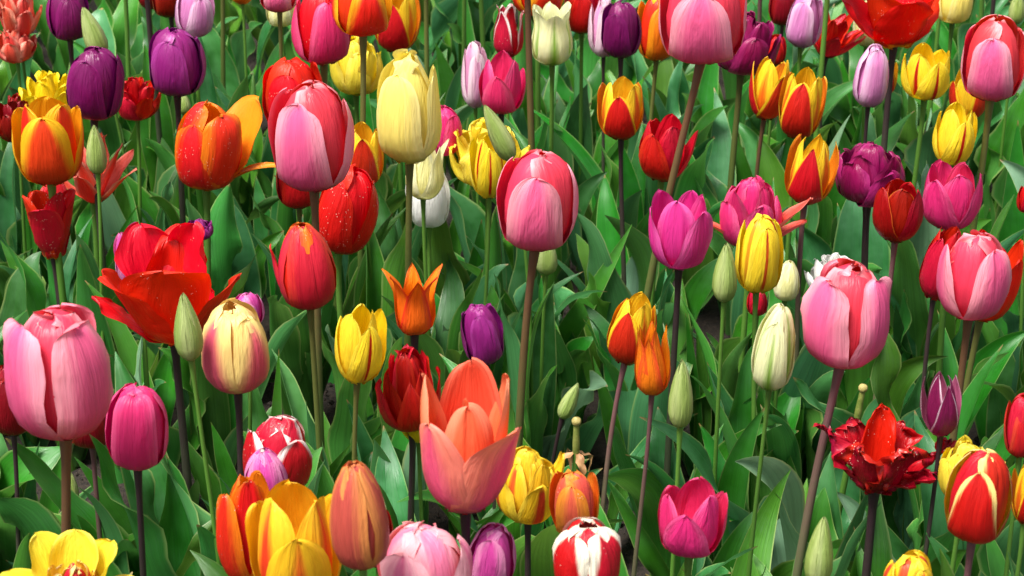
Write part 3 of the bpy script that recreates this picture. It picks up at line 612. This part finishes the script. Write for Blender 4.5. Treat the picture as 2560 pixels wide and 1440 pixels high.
 ('red_yellow','gob',1576,830,122,170,.43,8,-25,.22,'m','red and yellow tulip behind the small orange one',{'inner':'red_yellow_inner','oh':.9}),
 ('orange_lily','urn',1629,902,98,180,.45,-2,-10,.05,'m','orange tulip with pointed petals in front of a red and yellow one',{'outl':'point'}),
 ('green_bud','bud',1703,984,62,164,.46,0,20,.01,'g','long green bud right of the pointed orange tulip',None),
 ('violet','egg',1205,840,102,152,.42,-10,15,.0,'d','small violet purple tulip leaning left near the centre',{'wave':.06}),
 ('orange_lily','lily',1035,760,158,172,.46,0,10,.0,'d','orange lily shaped tulip with flared pointed petals left of centre',{'inner':'orange_lily'}),
 ('yellow_stripe','gob',900,868,124,190,.47,6,20,.08,'o','yellow tulip with one red flame left of centre',None),
 ('rose_red','tight',764,665,142,206,.48,-4,20,.0,'o','rosy red half closed tulip with a small petal sticking out left',{'extra':[(-88,'gob',0.80,5,9,.40,'rose_red')],'inner':'orange_red'}),
 # ---- left middle
 ('mauve','cup',345,645,128,150,.37,0,0,0,'g','mauve pink tulip behind the big open red one',None),
 ('scarlet','open',425,742,330,286,.44,-2,0,0,'d','big wide open red tulip with drops and yellow base at left',
   {'custom':[('open','broad',-150,.9,1.04,2,-2,.62,1.0,'scarlet',.18,0,.7),('open','broad',148,.9,1.04,-4,-8,.50,1.0,'scarlet',.14,0,.6),
     ('open','soft',176,.8,.98,-2,2,.6,1.0,'crimson',.2,0,.7),
     ('open','broad',-64,1.0,.98,1,1,.76,.90,'scarlet',.07,0,.8),('open','round',72,1.05,.95,6,4,.52,.92,'crimson',.07,0,.7),
     ('open','soft',-88,1.0,.7,10,6,.30,.9,'crimson',.08,0,.5),('open','broad',6,.98,1.04,-5,0,.86,.94,'scarlet',.07,0,1.05)]}),
 ('violet','double',500,574,66,52,.36,0,0,0,'g','small violet tulip top among the leaves at left',None),
 ('mauve','egg',622,775,76,84,.36,0,0,0,'g','mauve tulip peeking between the open red and the cream pink one',None),
 ('green_bud','bud',468,817,70,162,.50,-3,58,-.06,'g','pale green bud in front of the big open red tulip',None),
 ('apricot','egg',589,875,172,222,.46,0,58,0,'d','cream yellow tulip flushed pink at left of centre',{'inner':'apricot_inner','outl':'round','oh':.88,'W':1.0,'azs':[-46,48,180],'inaz':[2,118,-116]}),
 ('pink','egg',152,942,254,320,.56,0,56,.10,'r','biggest pink tulip with pale crinkled petals at the left edge',{'inner':'pink_inner','wave':.11,'oh':.88,'W':1.02,'outl':'broad','azs':[-52,54,182],'inaz':[0,118,-120]}),
 ('dark_red','egg',26,1004,112,176,.38,0,0,.02,'d','dark red tulip at the left edge behind the biggest pink one',{'wave':.08}),
 ('dark_red','egg',226,1050,122,142,.36,0,0,.02,'m','dark red tulip between the biggest pink and the magenta one',None),
 ('magenta','egg',342,1071,160,212,.46,3,-2,.0,'d','magenta pink tulip on a dark stem at lower left',{'oh':.92}),
 ('red_white','egg',696,1144,172,200,.40,8,15,0,'g','red tulip with white edges and drops at lower left of centre',{'wave':.08,'outl':'round','oh':.78,'W':1.1,'azs':[-62,40,172],'inaz':[-8,100,-120]}),
 ('mauve','tight',664,1184,104,120,.40,-4,0,0,'g','lilac pink tulip tip above the orange red one',None),
 ('crimson','double',1024,978,142,206,.40,-2,0,.0,'d','dark red tulip with many pointed petals left of the salmon one',{'outl':'point','tilts':{}}),
 ('bright_yellow','frill',1046,1058,60,96,.36,0,0,0,'g','yellow ragged petals peeking out left of the salmon tulip',None),
 ('salmon','cup',1162,1118,222,340,.52,0,44,.0,'d','large salmon pink tulip with its right petal flared outward',
   {'custom':[('cup','round',172,.88,1.0,2,3,1.0,1.0,'salmon_inner',.05,0,.9),('cup','round',98,.88,1.0,1,5,.85,1.0,'salmon_inner',.07,0,.85),
     ('cup','round',-98,.90,1.0,0,4,.85,1.0,'salmon_inner',.07,0,.85),('cup','round',12,.82,.96,-5,-3,.84,.92,'salmon_inner',.07,0,.85),
     ('cup','broad',-46,1.0,1.0,0,2,.92,.84,'salmon',.06,0,.82),('cup','broad',178,1.0,1.0,0,0,1.1,.8,'salmon',.05,0,.84),
     ('cup','broad',47,1.02,1.0,-1,17,.98,.86,'salmon',.08,0,.84)]}),
 ('yellow_red','double',1320,1216,158,180,.38,0,0,0,'d','yellow and red double tulip right of the salmon one',None),
 ('orange_pink','egg',1434,1258,122,166,.41,-3,-8,.0,'g','orange tulip flushed pink behind the red and white one',None),
 ('red_cream','egg',1468,1398,168,192,.45,0,-55,0,'g','red tulip with broad white petal edges at the bottom centre',{'outl':'round','oh':.92,'W':1.1,'wave':.09,'azs':[-48,52,182],'inaz':[4,118,-120]}),
 ('mauve','egg',1232,1395,120,160,.42,4,-8,0,'g','mauve pink tulip at the bottom edge left of the red and white one',{'wave':.06}),
 ('pale_pink','egg',1057,1424,236,222,.46,0,-28,0,'g','pale pink tulip at the bottom edge right of the dusky closed one',{'outl':'round','inner':'pale_pink','wave':.06}),
 ('dusky_orange','tight',896,1288,146,256,.54,-3,-35,0,'g','closed dusky orange tulip standing in front at the bottom',{}),
 ('flame_yellow','cup',738,1372,236,282,.45,0,5,0,'g','large yellow orange tulip with red flame at the bottom left of centre',{'outl':'round','oh':.88}),
 ('orange_red','gob',618,1330,156,280,.42,2,-50,0,'g','orange red tulip left behind the large yellow orange one at the bottom',{'outl':'round'}),
 ('crimson','egg',945,1345,82,150,.40,0,0,0,'g','red tulip sliver between the dusky closed and the pale pink one',None),
 ('red_gold','double',185,1474,140,130,.42,0,0,0,'g','yellow parrot tulip with red striped heart in the lower left corner',
   {'extra':[(-62,'open',1.5,50,18,.9,'yellow'),(66,'open',1.4,54,18,.9,'yellow'),(180,'open',1.5,4,0,1.2,'yellow'),(-128,'open',1.6,20,0,1.1,'yellow'),(128,'open',1.45,18,0,1.1,'yellow'),(-92,'open',1.5,40,8,.9,'yellow'),(95,'open',1.2,40,10,.9,'yellow')]}),
 # ---- lower right
 ('magenta','cup',1728,1304,170,178,.43,2,-14,.0,'g','rose pink cup tulip standing alone at the bottom right of centre',{'oh':.90}),
 ('green_bud','bud',2050,1378,70,164,.44,2,40,0,'g','pale green bud at the bottom edge left of the red parrot tulip',None),
 ('parrot','parrot',2195,1142,226,216,.38,2,25,0,'d','ragged dark red parrot tulip at lower right',
   {'custom':[('open','soft',176,.62,1.05,-6,0,.62,1.0,'scarlet',.12,.05,.8),('open','broad',-150,.8,.85,8,4,.45,.95,'parrot',.25,.10,.6),
     ('open','broad',140,.8,.85,8,4,.45,.95,'parrot',.25,.10,.6),('open','broad',-96,.95,.95,14,-8,.34,.95,'parrot',.28,.12,.4),
     ('open','broad',84,1.05,.95,20,-4,.30,1.0,'parrot',.30,.12,.4),('open','broad',-42,.85,.9,2,-6,.60,.85,'parrot',.26,.11,.6),
     ('open','broad',34,.92,.95,6,0,.62,.92,'parrot',.26,.11,.65),('open','soft',60,.9,.8,22,10,.3,.9,'parrot',.3,.12,.5)]}),
 ('plum_white','gob',2355,1014,94,162,.44,-2,10,.02,'d','small plum tulip with white petal edges at right',{'outl':'point','oh':.9}),
 ('yellow','double',2410,1180,122,150,.39,0,0,0,'g','double yellow tulip behind the red one with gold edges',None),
 ('red_gold','egg',2446,1244,168,228,.46,3,-16,.0,'m','red tulip with ragged gold edges at the lower right',{'outl':'soft','wave':.05}),
 ('rose_red','egg',2556,1070,86,152,.42,0,0,0,'g','red tulip cut by the right edge above the gold edged one',None),
 ('red_yellow','gob',2568,1240,72,146,.42,0,0,.0,'g','yellow and red tulip cut by the lower right edge',{'inner':'red_yellow_inner'}),
 ('yellow_red','egg',2272,1456,126,136,.42,0,30,0,'g','yellow and red tulip top at the bottom edge below the parrot tulip',None),
 ('crimson','egg',1893,757,52,66,.32,0,0,0,'g','small dark red tulip low behind the creamy green flamed one',None),
 ('green_bud','bud',2543,18,40,80,.42,0,0,0,'g','green bud at the top right corner',None),
 ('green_bud','bud',181,1222,30,80,.22,0,0,0,'g','tiny pale bud low among leaves at lower left',{'leaves':1}),
 ('green_bud','bud',1425,1002,42,92,.30,22,0,.15,'d','tilted green bud with brown tip low near the centre',{'leaves':2}),
 ('green_bud','bud',459,258,36,52,.34,0,0,0,'g','small green bud behind the stem of the violet tulip',{'leaves':1}),
 # ---- blooms above the picture, stems in it
 ('purple','egg',357,-150,130,160,.52,0,0,0,'d','dark stem rising out of the top edge left of the lilac tulip',None),
 ('pink','egg',1318,-200,190,230,.66,0,0,-.02,'r','thick rose brown stem rising out of the top edge at centre',{'inner':'pink_inner'}),
 ('yellow','egg',1200,-160,120,150,.46,0,0,0,'g','green stem rising out of the top edge above the slim pale lilac tulip',None),
 ('red','egg',1063,-140,120,150,.46,0,0,0,'o','olive stem rising out of the top edge right of the yellow edged red one',None),
 ('orange','egg',1160,-150,110,140,.44,0,0,0,'g','green stem rising out of the top edge between two olive ones',None),
 ('yellow','egg',2080,-150,130,160,.58,0,0,.05,'g','long light green stem crossing the dark red spread tulip at top',None),
 ('soft_yellow','egg',2362,-120,100,130,.46,0,0,0,'g','green stem close to the soft yellow tulip at the top edge',None),
 ('magenta','egg',305,-140,110,140,.44,0,0,0,'g','green stem left of the dark one at the top edge',None),
 ('red','egg',550,-170,110,140,.44,0,0,0,'o','stem leaving the top edge right of the lilac tulip',None),
 ('red','egg',1905,-170,110,140,.48,0,0,-.05,'m','mauve stem leaving the top edge above the double plum purple tulip',None),
 ('purple','egg',2500,-170,110,140,.46,0,0,0,'d','dark stem leaving the top edge at the far right',None),
 ('pink','egg',2470,-190,120,150,.46,0,0,0,'g','green stem leaving the top edge above the right pink tulip',None),
]
for tpl in TUL: make_tulip(*tpl)

# ------------------------------------------------------------------ spent tulips that lost their petals
def spent(px, py, z, slope, label, seed, withered):
    rnd = random.Random(seed); c, t = at_z(px, py, z)
    g = Vector((c.x+slope*z*math.cos(PITCH), c.y+0.01, 0))
    o = thing('spent_tulip', label, 'tulip', g, 'tulips that have dropped their petals')
    top = c-g; pts = [Vector((0, 0, -.02)).lerp(top, k/10) for k in range(11)]
    obj('stem', tube_mesh('stem', pts, [.0034]*11, STEM['g'], 9), o)
    d = (top-Vector((0, 0, -.02))).normalized()
    q = [top+d*s for s in (-.003, .0, .01, .022, .030, .033)]
    obj('pistil', tube_mesh('pistil', q, [.0030, .0036, .0038, .0032, .0030, .0027], M_PISTIL, 10), o)
    q = [top+d*s for s in (.031, .033, .036, .0385, .040)]
    obj('stigma', tube_mesh('stigma', q, [.0026, .0046, .0050, .0038, .0005], M_STIGMA, 10), o)
    if withered:
        for k in range(4):
            a = k*1.6+.3; dd = Vector((math.cos(a), math.sin(a), 0))
            obj('withered_petal', leaf_mesh(top, top+dd*.012+Vector((0, 0, -.03)), .010, dd*.012+Vector((0, 0, .012)), rnd, M_DRY, face=dd, wavy=1.5, nv=10, nu=5), o)
    for k in range(2):
        obj('leaf', random_leaf(rnd, rnd.uniform(0, 6.28), .2, .3, .045, pick_leaf_mat(rnd)), o)
    BASES.append((g, o, z))
spent(1440, 1130, .30, 0, 'bare seed pod on its stem behind the orange pink tulip', 3, True)
spent(2143, 1045, .30, -.12, 'bare seed pod on a tilted stem above the parrot tulip', 4, False)
def x_at(px): return (px-1280)/FPX

# ------------------------------------------------------------------ leaves that can be told apart in the photo
# root x, root y (where it meets the ground), tip x, tip y, width, sideways bulge px, material, wavy, twist
HL = [
 (300,700,378,228,86,-18,0,.2,.3),(735,1010,664,612,112,40,0,.35,.4),(1120,960,1204,548,74,18,0,.1,.2),(1275,1120,1107,812,92,0,3,.1,-.5),
 (1340,1100,1580,560,66,20,0,.3,.8),(1530,860,1550,352,104,50,0,.9,.2),(470,760,440,455,66,20,0,.3,.2),(520,760,625,430,72,40,1,1.4,1.0),
 (730,820,640,440,84,-10,1,.3,.2),(225,960,345,512,44,-60,2,.1,.2),(200,960,0,600,76,10,0,.6,.3),(520,1500,697,872,54,10,2,.1,.3),
 (620,1380,527,1055,74,20,0,.2,.2),(440,1560,186,1142,84,60,0,.3,.6),(560,1600,352,1176,104,60,0,.5,.9),(690,1400,880,1106,44,10,2,.1,.2),
 (750,1380,985,1044,66,0,0,.2,.2),(1000,1350,1036,1112,78,-20,0,.2,.3),(1395,1230,1415,956,40,-12,2,.2,.2),(1480,1300,1482,890,52,10,0,.8,.3),
 (1745,1180,1714,782,38,10,0,.3,.6),(1840,1140,1740,822,52,20,0,.3,.3),(1890,1180,2004,856,70,10,2,.2,.3),(1750,1400,1905,965,96,-10,0,.2,.3),
 (1925,1380,1965,1032,88,-10,1,.15,.1),(1860,1320,2022,1100,34,20,2,.1,.1),(2030,1440,2114,1084,72,10,1,.5,.4),(2345,1400,2290,1062,96,20,0,.2,.2),(1960,1440,1880,1180,100,20,0,.4,.3),(2010,1500,2075,1190,84,10,0,.5,.2),(1500,1400,1452,1150,70,10,0,.4,.2),(1590,1480,1640,1240,80,0,0,.6,.3),(1345,1300,1250,1000,80,20,0,.4,.3),(330,1060,300,820,70,0,0,.4,.3),(820,1250,800,1010,70,0,0,.4,.3),(1130,760,1090,560,80,0,1,.6,.4),(1650,560,1690,330,70,0,1,.4,.3),(1960,980,1990,760,70,0,0,.6,.3),
 (2320,1180,2240,760,72,-10,1,1.3,.6),(2515,860,2545,300,84,0,0,.15,.1),(2390,820,2475,520,70,10,2,.1,.3),(1960,1570,1930,1240,120,0,3,.2,.2),
 (1610,1600,1512,1192,72,20,0,1.2,.8),(1700,1400,1640,1118,54,0,0,.2,.2),(560,420,560,92,52,10,0,.2,.2),(1210,520,1088,106,84,30,0,.1,.2),
 (1340,560,1385,165,72,-20,3,.1,.3),(1330,540,1440,256,52,10,0,.2,.2),(860,420,930,116,34,0,0,.2,.2),(2040,360,1985,90,46,10,0,.2,.2),
 (2130,460,2102,142,60,10,0,.2,.2),(2225,560,2276,272,62,6,0,.1,.2),(1870,680,1832,318,64,10,0,.2,.3),(90,1400,170,1050,60,0,0,.3,.3),
 (1310,940,1252,600,60,30,1,.6,.6),(2170,760,2235,560,60,-10,0,.3,.4),(2560,1200,2500,820,110,20,1,.2,.3),(1660,760,1610,430,60,0,1,.3,.3),
 (1460,800,1500,480,84,10,0,.3,.3),(1800,560,1770,300,60,0,0,.3,.3),(600,560,530,300,50,0,0,.2,.2),(1120,700,1060,480,60,0,0,.2,.2),
 (2230,1500,2150,1250,70,0,1,.5,.3),(2400,1500,2330,1180,84,0,0,1.2,.4),(2030,1000,2100,800,60,0,0,.2,.2),(1750,900,1900,700,60,20,0,.4,.4),
 (1230,1500,1120,1280,110,10,0,.2,.5),(320,1500,160,1240,90,0,0,.3,.4),(30,1500,60,1130,80,0,0,.3,.2),(860,1240,920,980,100,10,0,.2,.2),
 (640,930,800,1000,50,-20,0,.4,.2),(1400,1480,1330,1180,60,0,0,.3,.2),(1560,1180,1560,900,96,0,0,.2,.2),(1420,960,1530,760,130,0,0,.1,.3),
]
FOL = 'leafy green tulip plants without flowers'
FOL_LABEL = 'tulip plant without a flower, only green leaves among the blooming stems'
for i, (rx, ry, tx, ty, wd, bu, mt, wv, tw) in enumerate(HL):
    rnd = random.Random(500+i)
    g, t = at_z(rx, ry, 0.0)
    gy = g.y
    tip = at_y(tx, ty, gy+rnd.uniform(-.03, .01))
    tt = (tip.y*CP+(CAM_H-tip.z)*SP)
    near = min(BASES, key=lambda b: (b[0]-g).length)
    if (near[0]-g).length < 0.07: o = near[1]; root = near[0].copy()
    else:
        o = thing('leafy_plant', FOL_LABEL, 'tulip plant', g, FOL); root = g; BASES.append((g, o, .2))
        for k in range(2):
            obj('leaf', random_leaf(rnd, rnd.uniform(0, 6.28), rnd.uniform(.15, .24), rnd.uniform(.3, .8), rnd.uniform(.03, .05), pick_leaf_mat(rnd)), o)
    if o.name.startswith('spent'): pass
    W = wd*tt/FPX
    me = leaf_mesh(Vector((0, 0, -.01)), tip-root, W, Vector((bu*tt/FPX, -.01, .0)), rnd, LEAF[mt],
                   face=Vector((rnd.uniform(-.35, .35), -1, .25)), wavy=wv, twist=tw*rnd.choice([-1, 1]), chan=.35)
    obj('leaf', me, o)

# ------------------------------------------------------------------ more leafy plants between them: prototypes and copies
def proto(seed):
    rnd = random.Random(seed); o = thing('leafy_plant', FOL_LABEL, 'tulip plant', (0, 0, 0), FOL)
    n = rnd.choice([5, 6, 6]); a0 = rnd.uniform(0, 6.28)
    for k in range(n):
        ob = obj('leaf', random_leaf(rnd, a0+k*6.28/n+rnd.uniform(-.5, .5), rnd.uniform(.23, .36), rnd.uniform(.05, .60), rnd.uniform(.042, .084), pick_leaf_mat(rnd)), o)
        ob.location = (0, 0, k*.006)
    return o
protos = [proto(900+i) for i in range(14)]
BARE = [at_z(*p, 0.0)[0] for p in ((300, 1375), (2175, 1385), (2225, 960), (2470, 930), (440, 1130), (120, 1240), (1900, 1000))]
rnd = random.Random(77); used = 0; cells = []
y = 1.55
while y < 4.6:
    half = 0.30+0.235*y; xx = -half
    while xx < half:
        cells.append((xx+rnd.uniform(-.035, .035), y+rnd.uniform(-.035, .035))); xx += 0.135
    y += 0.135
first = [True]*len(protos)
for (px_, py_) in cells:
    v = Vector((px_, py_, 0))
    if any((b-v).length < 0.085 for b in BARE): continue
    if min((b[0]-v).length for b in BASES) < 0.055: continue
    k = rnd.randrange(len(protos)); src = protos[k]
    rz, sc_ = rnd.uniform(0, 6.28), rnd.uniform(.8, 1.12)
    if first[k]: o = src; first[k] = False
    else:
        o = src.copy(); COL.objects.link(o)
        for ch in src.children:
            c_ = ch.copy(); COL.objects.link(c_); c_.parent = o
    o.location = v; o.rotation_euler = (0, 0, rz); o.scale = (sc_, sc_, sc_); used += 1
print('filler plants', used, 'of', len(cells))

# ------------------------------------------------------------------ soil
def soil_mat():
    s = NT('soil'); tc = s.n('ShaderNodeTexCoord').outputs['Object']
    a = s.noise(tc, 30, 6.0, 0.7); b_ = s.noise(tc, 160, 4.0, 0.7); c0 = s.noise(tc, 3, 2.0)
    c = s.mix(s.smooth(b_, 0.3, 0.75), (0.006, 0.004, 0.003), (0.050, 0.034, 0.023))
    c = s.mix(s.math('MULTIPLY', s.smooth(a, 0.45, 0.7), 0.5), c, (0.030, 0.020, 0.014))
    c = s.mix(s.math('MULTIPLY', s.smooth(c0, 0.4, 0.7), 0.3), c, (0.03, 0.02, 0.014))
    b = s.n('ShaderNodeBsdfPrincipled'); s.l(c, b.inputs['Base Color']); b.inputs['Roughness'].default_value = 0.9
    bp = s.n('ShaderNodeBump'); bp.inputs['Distance'].default_value = 0.008; bp.inputs['Strength'].default_value = 0.9
    s.l(s.math('ADD', a, b_), bp.inputs['Height']); s.l(bp.outputs[0], b.inputs['Normal']); s.l(b.outputs[0], s.out.inputs[0])
    return s.m
M_SOIL = soil_mat()
n = 220
tt_ = np.linspace(-1, 1, n); ax_ = np.sign(tt_)*(np.abs(tt_)*2.2+np.abs(tt_)**9*60)
GX, GY = np.meshgrid(ax_, ax_+3.0)
rs = np.random.RandomState(5)
GZ = 0.006*np.sin(GX*9+1)*np.sin(GY*8)+0.004*np.sin(GX*31+GY*17)+rs.uniform(-.004, .004, GX.shape)-0.004
G = np.stack([GX, GY, GZ], -1)
gm = grid_mesh('soil', G, np.stack([GX, GY], -1), M_SOIL)
go = obj('ground', gm); go['kind'] = 'structure'; go['label'] = 'dark crumbly garden soil under the tulips'
# crumbs of earth: nobody could count them
V_, F_ = [], []
octa = np.array([(1, 0, 0), (0, 1, 0), (-1, 0, 0), (0, -1, 0), (0, 0, 1), (0, 0, -1), (.6, .6, .5), (-.6, -.6, .5)], float)
of = [(0, 1, 4), (1, 2, 4), (2, 3, 4), (3, 0, 4), (1, 0, 5), (2, 1, 5), (3, 2, 5), (0, 3, 5)]
for i in range(9000):
    yy = rnd.uniform(1.5, 4.2); xx = rnd.uniform(-1, 1)*(0.25+0.235*yy); r = 0.0015+0.006*rnd.random()**3
    b0 = len(V_)
    for q in octa[:6]:
        V_.append((xx+q[0]*r*rnd.uniform(.6, 1.2), yy+q[1]*r*rnd.uniform(.6, 1.2), 0.001+q[2]*r*rnd.uniform(.5, 1)))
    F_ += [tuple(b0+k for k in f) for f in of]
cm = bpy.data.meshes.new('soil_crumbs'); cm.from_pydata(V_, [], F_); cm.materials.append(M_SOIL)
co = obj('soil_crumbs', cm); co['kind'] = 'stuff'; co['label'] = 'loose crumbs of dark earth'; co['category'] = 'soil'

# stone, withered petals and a seedling on the soil
def pebble(px, py, r, label, seed, z=0.03):
    rn = random.Random(seed); c, t = at_z(px, py, 0.02); nu, nv = 18, 12
    P_ = np.zeros((nv, nu+1, 3)); UV = np.zeros((nv, nu+1, 2)); ph = [rn.uniform(0, 6) for _ in range(6)]
    for i in range(nv):
        for k in range(nu+1):
            th = math.pi*i/(nv-1); f = 2*math.pi*k/nu
            d = 1+.12*math.sin(2*f+ph[0])*math.sin(th)+.10*math.sin(3*th+ph[1])+.07*math.sin(5*f+ph[2])*math.sin(th)+.05*math.sin(7*th+3*f+ph[3])*math.sin(th)
            P_[i, k] = (r*d*math.sin(th)*math.cos(f), r*.8*d*math.sin(th)*math.sin(f), -r*.75*d*math.cos(th)); UV[i, k] = (k/nu, i/nv)
    o = obj('stone', grid_mesh('stone', P_, UV, simple_mat('stone_brown', (.12, .07, .035), (.34, .24, .14), .8, 90)))
    o.location = (c.x, c.y, r*.5); o['label'] = label; o['category'] = 'stone'
pebble(2256, 1002, .013, 'brown knobbly stone on the soil between leaves at right', 5)
def curled(px, py, label, seed, L=.03):
    rn = random.Random(seed); c, t = at_z(px, py, .01)
    o = obj('withered_petal', leaf_mesh((0, 0, .003), (L*.8, -.004, .012), .016, (0, 0, .02), rn, M_DRY, face=(0, -1, .6), wavy=1.5, chan=.9, nv=14, nu=7))
    o.location = (c.x, c.y, 0.01); o.rotation_euler = (0, -.7, .3); o['label'] = label; o['category'] = 'petal'
curled(2125, 1315, 'curled brown withered petal below the parrot tulip', 8, .035)
sg, _ = at_z(2228, 1392, 0)
so = thing('seedling', 'tiny green seedling on bare soil below the parrot tulip', 'seedling', sg)
obj('stem', tube_mesh('stem', [(0, 0, 0), (0, 0, .006), (.001, 0, .012)], [.0007]*3, STEM['g'], 6), so)
for k in range(4):
    a = k*1.57+.4; d = Vector((math.cos(a), math.sin(a), 0))
    obj('leaf', leaf_mesh((.001, 0, .012), Vector((.001, 0, .015))+d*.009, .007, (0, 0, .002), rnd, LEAF[2], face=(0, 0, 1), wavy=0, nv=8, nu=5, tipk=1.4), so)
